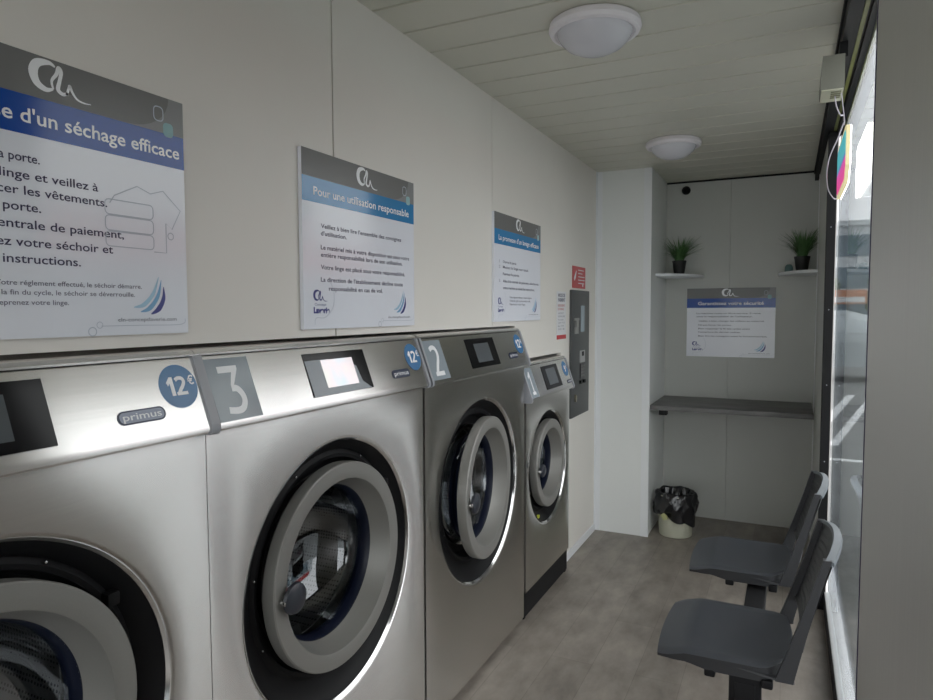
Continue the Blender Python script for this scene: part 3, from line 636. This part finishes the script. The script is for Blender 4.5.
# ---------------------------------------------------------------- payment terminal
t = thing('payment_terminal', (XL + .001, 3.815, .855), 'tall dark grey wall-mounted payment terminal beside washing machine 1', 'payment terminal')
bm = bmesh.new(); box(bm, 0, .014, 0, .382, 0, .768, bevel=.003); finish('face_plate', bm, M['term'], t, True)
F = Frame((.014, 0, 0), (0, 1, 0), (0, 0, 1))
bm = bmesh.new(); rect(bm, F, .190, .262, .515, .675, 0, .003); finish('display', bm, mat('pale_blue_display', (.36, .44, .50), .15), t)
bm = bmesh.new(); rect(bm, F, .055, .125, .505, .545, 0, .006); rect(bm, F, .065, .115, .545, .585, 0, .010); rect(bm, F, .045, .14, .585, .60, 0, .006); finish('banknote_slot', bm, mat('worn_steel', (.34, .34, .33), .35, metal=.7), t)
bm = bmesh.new(); rect(bm, F, .170, .268, .325, .398, 0, .006); cr_ = finish('card_reader', bm, mat('pale_grey_reader', (.42, .42, .43), .4), t)
bm = bmesh.new(); rect(bm, F, .200, .238, .365, .392, .006, .002); finish('reader_window', bm, M['black'], cr_)
bm = bmesh.new(); rect(bm, F, .178, .262, .225, .318, 0, .005); kp = finish('keypad', bm, mat('dark_reader', (.05, .05, .055), .4), t)
bm = bmesh.new()
for i in range(3):
    for j in range(4): rect(bm, F, .188 + i * .024, .204 + i * .024, .236 + j * .020, .249 + j * .020, .005, .002)
finish('keys', bm, mat('key_grey', (.16, .16, .16), .4), kp)
bm = bmesh.new(); rect(bm, F, .165, .20, .195, .215, 0, .012); rect(bm, F, .235, .268, .195, .215, 0, .012); finish('reader_feet', bm, M['black'], t)
bm = bmesh.new(); poly(bm, F, circ(.075, .115, .014, 20, .022), 0, .010); finish('lock', bm, mat('brass_lock', (.35, .32, .24), .35, metal=.8), t)

# ---------------------------------------------------------------- alcove: worktop, bin, shelves, plants, camera
t = thing('worktop', (XC, Y2, .845), 'grey concrete-look worktop across the alcove under the information board', 'worktop')
bm = bmesh.new(); box(bm, .001, .962, -.572, -.001, 0, .030, bevel=.002); finish('slab', bm, M['worktop'], t, True)
bm = bmesh.new(); box(bm, .055, .105, -.54, -.48, -.035, 0, bevel=.003); box(bm, .07, .09, -.48, -.02, -.02, 0); finish('bracket', bm, M['black_matt'], t)
bm = bmesh.new(); prism(bm, [(-.30, 0), (-.02, 0), (-.02, -.06), (-.05, -.06), (-.30, -.02)], 'x', .865, .895); finish('bracket', bm, M['black_matt'], t)
# bin
t = thing('waste_bin', (-.657, 4.57, 0), 'round cream bin with a black liner folded over its rim, below the worktop', 'bin')
bm = bmesh.new(); lathe_z(bm, [(0, 0), (0, .100), (.006, .106), (.27, .118), (.272, .122), (.277, .122), (.277, .114), (.012, .100), (.012, 0)]); finish('bucket', bm, M['bin'], t, True)
def wobA(tt, z, r):
    f = (z - .10) / .2
    drop = .0
    if z < .16: drop = .045 * math.sin(tt - .4) - .028 * math.cos(tt * 2 + .6) + .010 * math.sin(5 * tt)
    rr_ = r + .007 * math.sin(7 * tt + z * 30) + .004 * math.sin(13 * tt - z * 60) + (.012 * max(0, -math.cos(tt)) if z < .22 else 0)
    return rr_, z + drop * 1.0 + .004 * math.sin(6 * tt)
bm = bmesh.new(); lathe_z(bm, [(.145, .124), (.165, .132), (.19, .137), (.22, .138), (.25, .134), (.275, .130), (.292, .124), (.297, .115), (.285, .104), (.20, .095), (.10, .080), (.04, .0)], seg=120, wob=wobA)
finish('bin_liner', bm, M['bag'], t, 'all')
bm = bmesh.new(); poly(bm, Frame((-.075, -.118, .135), (1, -.35, 0), (0, 0, 1)), [(0, .02), (.02, .035), (.045, .02), (.05, .0), (.02, -.012)], 0, .01); finish('yellow_tie', bm, mat('pale_yellow_tie', (.45, .46, .22), .5), t)
# corner shelves (quarter-round, white)
def shelf(cx, sx, lab, rx, ry):
    bm = bmesh.new(); pts = [(0, 0)] + [(sx * rx * math.sin(a * PI / 24), -ry * math.cos(a * PI / 24)) for a in range(0, 13)]
    prism(bm, pts, 'z', 0, .018); o = finish('corner_shelf', bm, M['trim']); o.location = (cx, Y2 - .001, 1.728); tag(o, lab, 'shelf', 'white corner shelves of the alcove'); return o
shelf(XC + .001, 1, 'white quarter-round shelf in the left corner of the alcove', .262, .42)
shelf(XR - .005, -1, 'white quarter-round shelf in the right corner of the alcove', .225, .42)
def plant(x, y, lab, seed, n=230, lean=0, hgt=.20, sp_=.12):
    rnd = random.Random(seed); t = thing('potted_grass', (x, y, 1.746), lab, 'potted plant', 'potted artificial grasses')
    bm = bmesh.new(); lathe_z(bm, [(0, 0), (0, .034), (.085, .046), (.09, .048), (.098, .048), (.098, .043), (.088, .042), (.086, 0)], seg=28); finish('pot', bm, M['pot'], t, True)
    bm = bmesh.new(); lathe_z(bm, [(.087, .0), (.0885, .041)], seg=20); lathe_z(bm, [(.088, .041), (.0925, .02), (.094, 0)], seg=20); finish('soil', bm, M['soil'], t)
    bm = bmesh.new()
    for i in range(n):
        a = rnd.uniform(0, 2 * PI); r0 = rnd.uniform(0, .028); out = sp_ * rnd.uniform(.15, 1.25) + .012; hh = hgt * rnd.uniform(.45, 1.0); dr = rnd.uniform(0, .05) if rnd.random() < .35 else 0
        c_, s_ = math.cos(a), math.sin(a); w_ = .0030; P = []
        for k in range(6):
            u = k / 5; rr_ = r0 + out * u ** 1.5; z = .088 + hh * (u - .15 * u * u) - dr * u ** 3
            P.append((Vector((rr_ * c_ + lean * u, rr_ * s_, z)), w_ * (1 - u ** 2) + .0002))
        L_ = [(bm.verts.new(p + Vector((-s_ * w, c_ * w, 0))), bm.verts.new(p + Vector((s_ * w, -c_ * w, .0005)))) for p, w in P]
        for A, B in zip(L_, L_[1:]): bm.faces.new((A[0], A[1], B[1], B[0]))
    finish('grass_blades', bm, M['leaf'], t)
plant(-.700, 4.86, 'small potted grass in a black pot on the left corner shelf', 3)
plant(.066, 4.85, 'bushier potted grass in a black pot on the right corner shelf', 9, n=280, hgt=.225, sp_=.10)
bm = bmesh.new(); lathe_z(bm, [(0, 0), (0, .024), (.006, .026), (.035, .024), (.05, .014), (.052, 0)], seg=20); o = finish('teal_ornament', bm, mat('teal_ceramic', (.12, .22, .22), .4), None, True); o.location = (-.010, 4.87, 1.746); tag(o, 'small dark teal object beside the pot on the right corner shelf', 'ornament')
t = thing('security_camera', (-.683, Y2 - .001, 2.353), 'small black dome camera high on the alcove back wall', 'camera')
def rotY(bm):
    for v in bm.verts: v.co = Vector((v.co.y, -v.co.x, v.co.z))
bm = bmesh.new(); lathe_x(bm, [(0, 0), (0, .030), (.008, .030), (.012, .026), (.012, 0)], seg=32); rotY(bm); finish('camera_base', bm, M['black_matt'], t, True)
bm = bmesh.new(); lathe_x(bm, [(.012, .024), (.022, .021), (.030, .012), (.033, 0)], seg=32); rotY(bm); finish('camera_dome', bm, M['black'], t, True)

# ---------------------------------------------------------------- ceiling lamps
def lamp(x, y, lab):
    t = thing('ceiling_lamp', (x, y, H), lab, 'ceiling lamp', 'round ceiling lamps')
    bm = bmesh.new(); lathe_z(bm, [(0, 0), (0, .135), (-.006, .143), (-.022, .146), (-.034, .140), (-.038, .128), (-.032, .118)], seg=64); finish('lamp_ring', bm, M['lampring'], t, True)
    bm = bmesh.new(); lathe_z(bm, [(-.030, .120), (-.038, .118), (-.055, .108), (-.075, .088), (-.090, .058), (-.097, .028), (-.099, 0)], seg=64); finish('diffuser', bm, M['lampdome'], t, True)
lamp(-.580, 2.145, 'round opal ceiling lamp nearest the camera, unlit')
lamp(-.588, 3.80, 'round opal ceiling lamp farther away, near the alcove, unlit')

# ---------------------------------------------------------------- beam seats by the window
def seat_pair():
    t = thing('beam_seating', (-.095, 2.1, 0), 'dark grey two-seat beam bench with reclined backs in front of the window', 'bench')
    def place(o, y): o.location = (.095, y - 2.1, 0); return o
    for yc in (2.305, 3.055):
        # seat shell, local x from front (-.355) to rear (.0)
        bm = bmesh.new(); nu, nv = 22, 20; G = []
        def zf(u, v):   # u 0 front .. 1 rear, v -1..1
            z = .452 - .012 * math.exp(-((u - .62) / .3) ** 2) * (1 - v * v)
            if u < .24: z -= .024 * ((.24 - u) / .24)
            z += .012 * max(0, u - .85) / .15
            return z
        def pos(u, v):
            hwid = .222 - .010 * (u) ; x = -.352 + .362 * u
            # rounded corners
            if u < .12: hwid -= .020 * ((.12 - u) / .12) ** 2
            if u > .80: hwid -= .050 * ((u - .80) / .20) ** 2.2
            x += -.012 * (1 - v * v) * (1 - u) + .022 * (1 - v * v) * u ** 3
            return x, hwid * v
        T = [[None] * (nv + 1) for _ in range(nu + 1)]; Bt = [[None] * (nv + 1) for _ in range(nu + 1)]
        for i in range(nu + 1):
            for j in range(nv + 1):
                u, v = i / nu, -1 + 2 * j / nv; x, y = pos(u, v); z = zf(u, v); e = max(abs(v), 0)
                z -= .006 * max(0, (abs(v) - .9) / .1) ** 2
                T[i][j] = bm.verts.new((x, y, z)); thk = .010 + .032 * min(1, max(0, (u - .08) / .35)) ** .8
                Bt[i][j] = bm.verts.new((x, y * .985, z - thk))
        for i in range(nu):
            for j in range(nv):
                bm.faces.new((T[i][j], T[i + 1][j], T[i + 1][j + 1], T[i][j + 1])).material_index = 0; bm.faces.new((Bt[i][j], Bt[i][j + 1], Bt[i + 1][j + 1], Bt[i + 1][j])).material_index = 1
        for i in range(nu):
            for j in (0, nv): bm.faces.new((T[i][j], T[i + 1][j], Bt[i + 1][j], Bt[i][j])).material_index = 1
        for j in range(nv):
            for i in (0, nu): bm.faces.new((T[i][j], T[i][j + 1], Bt[i][j + 1], Bt[i][j])).material_index = 1
        st = place(finish('seat', bm, [M['seat'], M['seat_dark']], t, True), yc)
        bm = bmesh.new(); box(bm, -.200, -.02, -.03, .03, .385, .412, bevel=.004)
        for xx in (-.195, -.035):
            for yy in (-.195, .0): box(bm, xx - .016, xx + .016, yy - .02, yy + .02, .385, .412, bevel=.006)
        finish('mounting_bracket', bm, M['black'], st, True)
        # back: frame (two side posts and bottom rail) + curved ribbed panel + pale top edge
        def bp(s, v, off=0):   # s 0..1 up the back
            x = .012 + .105 * s + .030 * (1 - v * v) * (.35 + .65 * s) + off
            z = .415 + .385 * s + (.026 * (1 - v * v) * s ** 2)
            y = .214 * v * (1 - .03 * s)
            return Vector((x, y, z))
        bm = bmesh.new(); nu, nv = 26, 20; s0, s1 = .26, .97
        A = [[bm.verts.new(bp(s0 + (s1 - s0) * i / nu, -.9 + 1.8 * j / nv, -.0022 * (i % 2) * (0 < j < nv))) for j in range(nv + 1)] for i in range(nu + 1)]
        Bk = [[bm.verts.new(bp(s0 + (s1 - s0) * i / nu, -.9 + 1.8 * j / nv, .012)) for j in range(nv + 1)] for i in range(nu + 1)]
        for i in range(nu):
            for j in range(nv):
                # slot perforations
                if False and j not in (0, nv - 1, nv // 2) and 1 < i < nu - 2 and j % 2 == 1:
                    for a_, b_ in (((i, j), (i + 1, j)), ((i + 1, j), (i + 1, j + 1)), ((i + 1, j + 1), (i, j + 1)), ((i, j + 1), (i, j))): bm.faces.new((A[a_[0]][a_[1]], A[b_[0]][b_[1]], Bk[b_[0]][b_[1]], Bk[a_[0]][a_[1]]))
                    continue
                bm.faces.new((A[i][j], A[i + 1][j], A[i + 1][j + 1], A[i][j + 1])); bm.faces.new((Bk[i][j], Bk[i][j + 1], Bk[i + 1][j + 1], Bk[i + 1][j]))
        bk = place(finish('backrest', bm, M['seat_dark'], t), yc)
        bm = bmesh.new()
        def bar(path, w1, w2):   # rectangular section swept along path: w1 along y, w2 along x
            rg = []
            for p, a_, b_ in path: rg.append([bm.verts.new(p + Vector(q)) for q in ((-b_, -a_, 0), (b_, -a_, 0), (b_, a_, 0), (-b_, a_, 0))])
            for P_, Q_ in zip(rg, rg[1:]):
                for k in range(4): bm.faces.new((P_[k], P_[(k + 1) % 4], Q_[(k + 1) % 4], Q_[k]))
            bm.faces.new(rg[0]); bm.faces.new(rg[-1])
        for sg in (-1, 1):
            bar([(bp(.01 + .97 * k / 12, sg * .97) + Vector((-.004, 0, 0)), .012, .013 * (1 - k / 12) ** 2 + .011) for k in range(13)], 0, 0)
            # elbow joining seat side and post
            bar([(Vector((-.10, sg * .205, .432)), .010, .02), (Vector((-.03, sg * .207, .425)), .011, .022), (Vector((.015, sg * .208, .420)), .011, .022)], 0, 0)
        n = 16
        tube(bm, [bp(.26, -.95 + 1.9 * k / n, .006) for k in range(n + 1)], .011, 6)
        finish('back_frame', bm, M['seat_dark'], bk, False)
        bm = bmesh.new(); V = []
        for k in range(21):
            v = -1 + k / 10; p = bp(.97, v); V.append([bm.verts.new(p + Vector(q)) for q in ((-.010, 0, -.004), (-.006, 0, .006), (.014, 0, .002), (.017, 0, -.008), (.006, 0, -.010))])
        for P_, Q_ in zip(V, V[1:]):
            for k in range(5): bm.faces.new((P_[k], P_[(k + 1) % 5], Q_[(k + 1) % 5], Q_[k]))
        bm.faces.new(V[0]); bm.faces.new(V[-1])
        finish('top_edge', bm, M['seat_edge'], bk, True)
    bm = bmesh.new(); box(bm, -.036, .036, .015, 1.08, .325, .388, bevel=.006); be = finish('beam', bm, M['black_matt'], t, True)
    for y in (-.0, 1.075):
        bm = bmesh.new(); box(bm, -.046, .046, y, y + .018, .285, .405, bevel=.008)
        box(bm, -.028, .028, y - .003, y + .02, .30, .385, bevel=.002) ; finish('end_cap', bm, M['black'], be, True)
    for y in (.42, .86):
        bm = bmesh.new(); box(bm, -.03, .03, y - .02, y + .02, .0, .326, bevel=.005); box(bm, -.14, .14, y - .03, y + .03, 0, .02, bevel=.006); finish('leg', bm, M['black'], t, True)
seat_pair()

# ---------------------------------------------------------------- box, cables and lit sign at the window head
t = thing('control_box', (.074, 2.45, 2.20), 'beige ventilated control box hanging under the window head rail', 'box')
bm = bmesh.new(); prism(bm, [(0, 0), (.066, .0), (.066, .105), (.004, .105), (-.001, .03)], 'y', 0, .14); finish('housing', bm, M['sensor'], t)
bm = bmesh.new(); box(bm, .002, .064, .003, .137, -.004, 0); finish('lit_underside', bm, M['sensor_lit'], t)  # underside coloured brighter to stand for light from the window
bm = bmesh.new()
for k in range(4): box(bm, .030, .058, .018 + k * .022, .030 + k * .022, -.0055, -.004)
finish('vent_slots', bm, mat('vent_shadow', (.25, .25, .15), .6), t)
bm = bmesh.new(); box(bm, .052, .075, .03, .11, .105, .152); finish('mounting_bracket', bm, M['black_matt'], t)
t = thing('light_sign', (.165, 2.60, 1.935), 'thin lit sign hanging in the window, white edge and pink and blue back', 'light sign')
SF = Frame((0, 0, 0), (0, 1, 0), (0, 0, 1))
bm = bmesh.new(); prism(bm, [(0, .05), (.06, .0), (.44, .0), (.47, .03), (.47, .17), (.44, .195), (.05, .195), (0, .18)], 'x', -.006, .006); finish('sign_body', bm, M['neon_edge'], t)
bm = bmesh.new(); prism(bm, [(.03, .055), (.07, .015), (.43, .015), (.455, .04), (.455, .16), (.43, .18), (.06, .18), (.03, .165)], 'x', -.0075, -.006); finish('back_film', bm, M['film'], t)
bm = bmesh.new(); prism(bm, [(.0, .05), (.06, .0), (.44, .0), (.47, .03), (.47, .17), (.44, .195), (.05, .195), (0, .18)], 'x', .006, .0085); finish('lit_face', bm, M['neon'], t)
bm = bmesh.new()
tube(bm, smoothpts([(.118, 2.52, 2.198), (.122, 2.51, 2.16), (.132, 2.47, 2.12), (.146, 2.56, 2.14), (.150, 2.590, 2.128)], 5), .0022, 6)
tube(bm, smoothpts([(.135, 2.50, 2.198), (.140, 2.49, 2.15), (.148, 2.54, 2.12), (.150, 2.585, 2.115)], 5), .0016, 6)
tube(bm, smoothpts([(.148, 2.57, 2.12), (.132, 2.58, 2.07), (.112, 2.60, 2.02), (.105, 2.64, 1.97), (.115, 2.74, 1.93), (.138, 2.86, 1.915), (.152, 2.95, 1.925)], 6), .0020, 6)
tag(finish('cable', bm, M['cable'], None, True), 'thin pale cable looping from the beige box to the lit sign', 'cable')

# ---------------------------------------------------------------- outside
GZ = -.12
bm = bmesh.new(); box(bm, .3, 60, -40, 90, GZ - .1, GZ); box(bm, -40, .3, 5.5, 90, GZ - .1, GZ); struct(finish('ground', bm, M['asphalt']))
bm = bmesh.new()
for k in range(9):
    x0 = .15 + k * 2.6
    prism(bm, [(x0, 9.0), (x0 + .13, 9.0), (x0 + 1.0, 14.5), (x0 + .87, 14.5)], 'z', GZ, GZ + .004)
    prism(bm, [(x0 + .30, 9.0), (x0 + .40, 9.0), (x0 + 1.25, 14.0), (x0 + 1.15, 14.0)], 'z', GZ, GZ + .004)
box(bm, -3, 22, 8.1, 8.22, GZ, GZ + .004); o = finish('road_marking', bm, M['line']); struct(o)
def car(x, y, rz, paint, lab):
    t = thing('parked_car', (x, y, GZ), lab, 'car'); t.rotation_euler = (0, 0, rz)
    side = [(-2.15, .35), (-2.18, .75), (-2.05, 1.0), (-1.75, 1.10), (-1.45, 1.48), (-.9, 1.60), (.2, 1.60), (.6, 1.50), (1.15, 1.06), (1.85, .92), (2.12, .72), (2.15, .35)]
    bm = bmesh.new(); rg = []
    for yy, k in ((-.86, .0), (-.80, .6), (-.62, 1), (.62, 1), (.80, .6), (.86, 0)):
        rg.append([bm.verts.new((a * (.985 + .015 * k), yy, b if b < 1.1 else 1.05 + (b - 1.05) * (.25 + .75 * k if k < 1 else 1))) for a, b in side])
    for A, B in zip(rg, rg[1:]):
        for k in range(len(side) - 1): bm.faces.new((A[k], A[k + 1], B[k + 1], B[k]))
        bm.faces.new((A[0], B[0], B[-1], A[-1]))
    bm.faces.new(rg[0]); bm.faces.new(rg[-1]); finish('car_body', bm, paint, t, True)
    bm = bmesh.new()
    for sg in (-1, 1):
        P_ = [(-1.42, 1.08), (-1.30, 1.40), (-.85, 1.50), (.15, 1.50), (.5, 1.42), (.98, 1.08)]
        A = [bm.verts.new((a, sg * (.865 if b < 1.2 else .74), b)) for a, b in P_]; bm.faces.new(A)
    for a0, b0, a1, b1 in ((.64, 1.475, 1.12, 1.09), (-1.72, 1.13, -1.49, 1.45)):
        bm.faces.new([bm.verts.new(v) for v in ((a0 + .02, -.60, b0 + .015), (a0 + .02, .60, b0 + .015), (a1 + .02, .68, b1 + .015), (a1 + .02, -.68, b1 + .015))])
    finish('car_windows', bm, M['carglass'], t)
    for wx in (-1.35, 1.35):
        for sg in (-1, 1):
            bm = bmesh.new(); lathe_x(bm, [(-.1, 0), (-.1, .32), (.1, .32), (.1, .20), (.08, 0)], seg=28)
            for v in bm.verts: v.co = Vector((wx + v.co.y, sg * (.78 + v.co.x), .32 + v.co.z))
            finish('wheel', bm, M['tyre'], t, True)
car(.95, 17.8, 0, M['carpaint'], 'silver car parked outside, seen through the window glass')
def building(x0, x1, y0, y1, h, lab, m, fl=3.0, face='y'):
    t = thing('building', (x0, y0, GZ), lab, 'building')
    bm = bmesh.new(); box(bm, 0, x1 - x0, 0, y1 - y0, 0, h); finish('facade', bm, m, t)
    k = 0; z = 1.0
    while z + 1.4 < h:
        bm = bmesh.new(); rect_y0 = -.05 if face == 'y' else .5
        if face == 'y': box(bm, .6, x1 - x0 - .6, -.05, .02, z, z + 1.25)
        else: box(bm, -.05, .02, .6, y1 - y0 - .6, z, z + 1.25)
        finish('window_band', bm, M['bandg'], t); z += fl
    bm = bmesh.new(); box(bm, -.2, x1 - x0 + .2, -.2, y1 - y0 + .2, h, h + .3); finish('roof', bm, M['facade'], t)
building(-6, 14, 46, 58, 6.6, 'pale low building with window bands across the car park, behind the silver car', M['facade'], fl=1.9)
t = thing('added_shop', (14, 4, GZ), 'added unseen shop building with a red fascia opposite the window, there for its reflections', 'building')  # invented building out of view, gives boards and steel their red reflections
bm = bmesh.new(); box(bm, 0, 8, 0, 30, 0, 4.4); finish('facade', bm, M['facade'], t)
bm = bmesh.new(); box(bm, -.15, .02, .5, 29.5, 3.1, 4.1); finish('fascia', bm, M['red'], t)
for k in range(6): bm = bmesh.new(); box(bm, -.04, .02, 1.2 + k * 4.8, 4.8 + k * 4.8, .4, 2.7); finish('shop_window', bm, M['bandg'], t)
t = thing('advertising_board', (2.6, 38, GZ), 'small orange and white board in front of the pale building', 'sign')
bm = bmesh.new(); box(bm, -.05, .05, -.05, .05, 0, 1.9); finish('post', bm, M['tyre'], t)
bm = bmesh.new(); box(bm, -.8, .8, -.08, .02, 1.9, 2.6); pn = finish('board', bm, M['orange'], t)
bm = bmesh.new(); box(bm, -.7, .7, -.10, -.08, 1.98, 2.25); finish('white_panel', bm, M['line'], pn)
def tree(x, y, h, r, lab, seed):
    rnd = random.Random(seed); t = thing('tree', (x, y, GZ), lab, 'tree', 'trees across the car park')
    bm = bmesh.new(); tube(bm, [(0, 0, 0), (.05, 0, h * .3), (0, .05, h * .65)], [.16, .12, .06], 10); finish('trunk', bm, M['bark'], t, True)
    bm = bmesh.new()
    for i in range(9):
        a = rnd.uniform(0, 2 * PI); q = rnd.uniform(.1, .65) * r; s_ = rnd.uniform(.4, .65) * r
        res = bmesh.ops.create_icosphere(bm, subdivisions=3, radius=s_, matrix=Matrix.Translation((q * math.cos(a), q * math.sin(a), h * .7 + rnd.uniform(-.5, .5) * r)))
        for v in res['verts']: v.co += v.normal * rnd.uniform(-.18, .18) * s_
    finish('crown', bm, M['foliage'], t)
tree(1.3, 41, 3.4, 1.1, 'small green tree left of the orange board, seen through the window', 1)
tree(4.8, 40, 3.8, 1.4, 'larger green tree right of the orange board', 2)
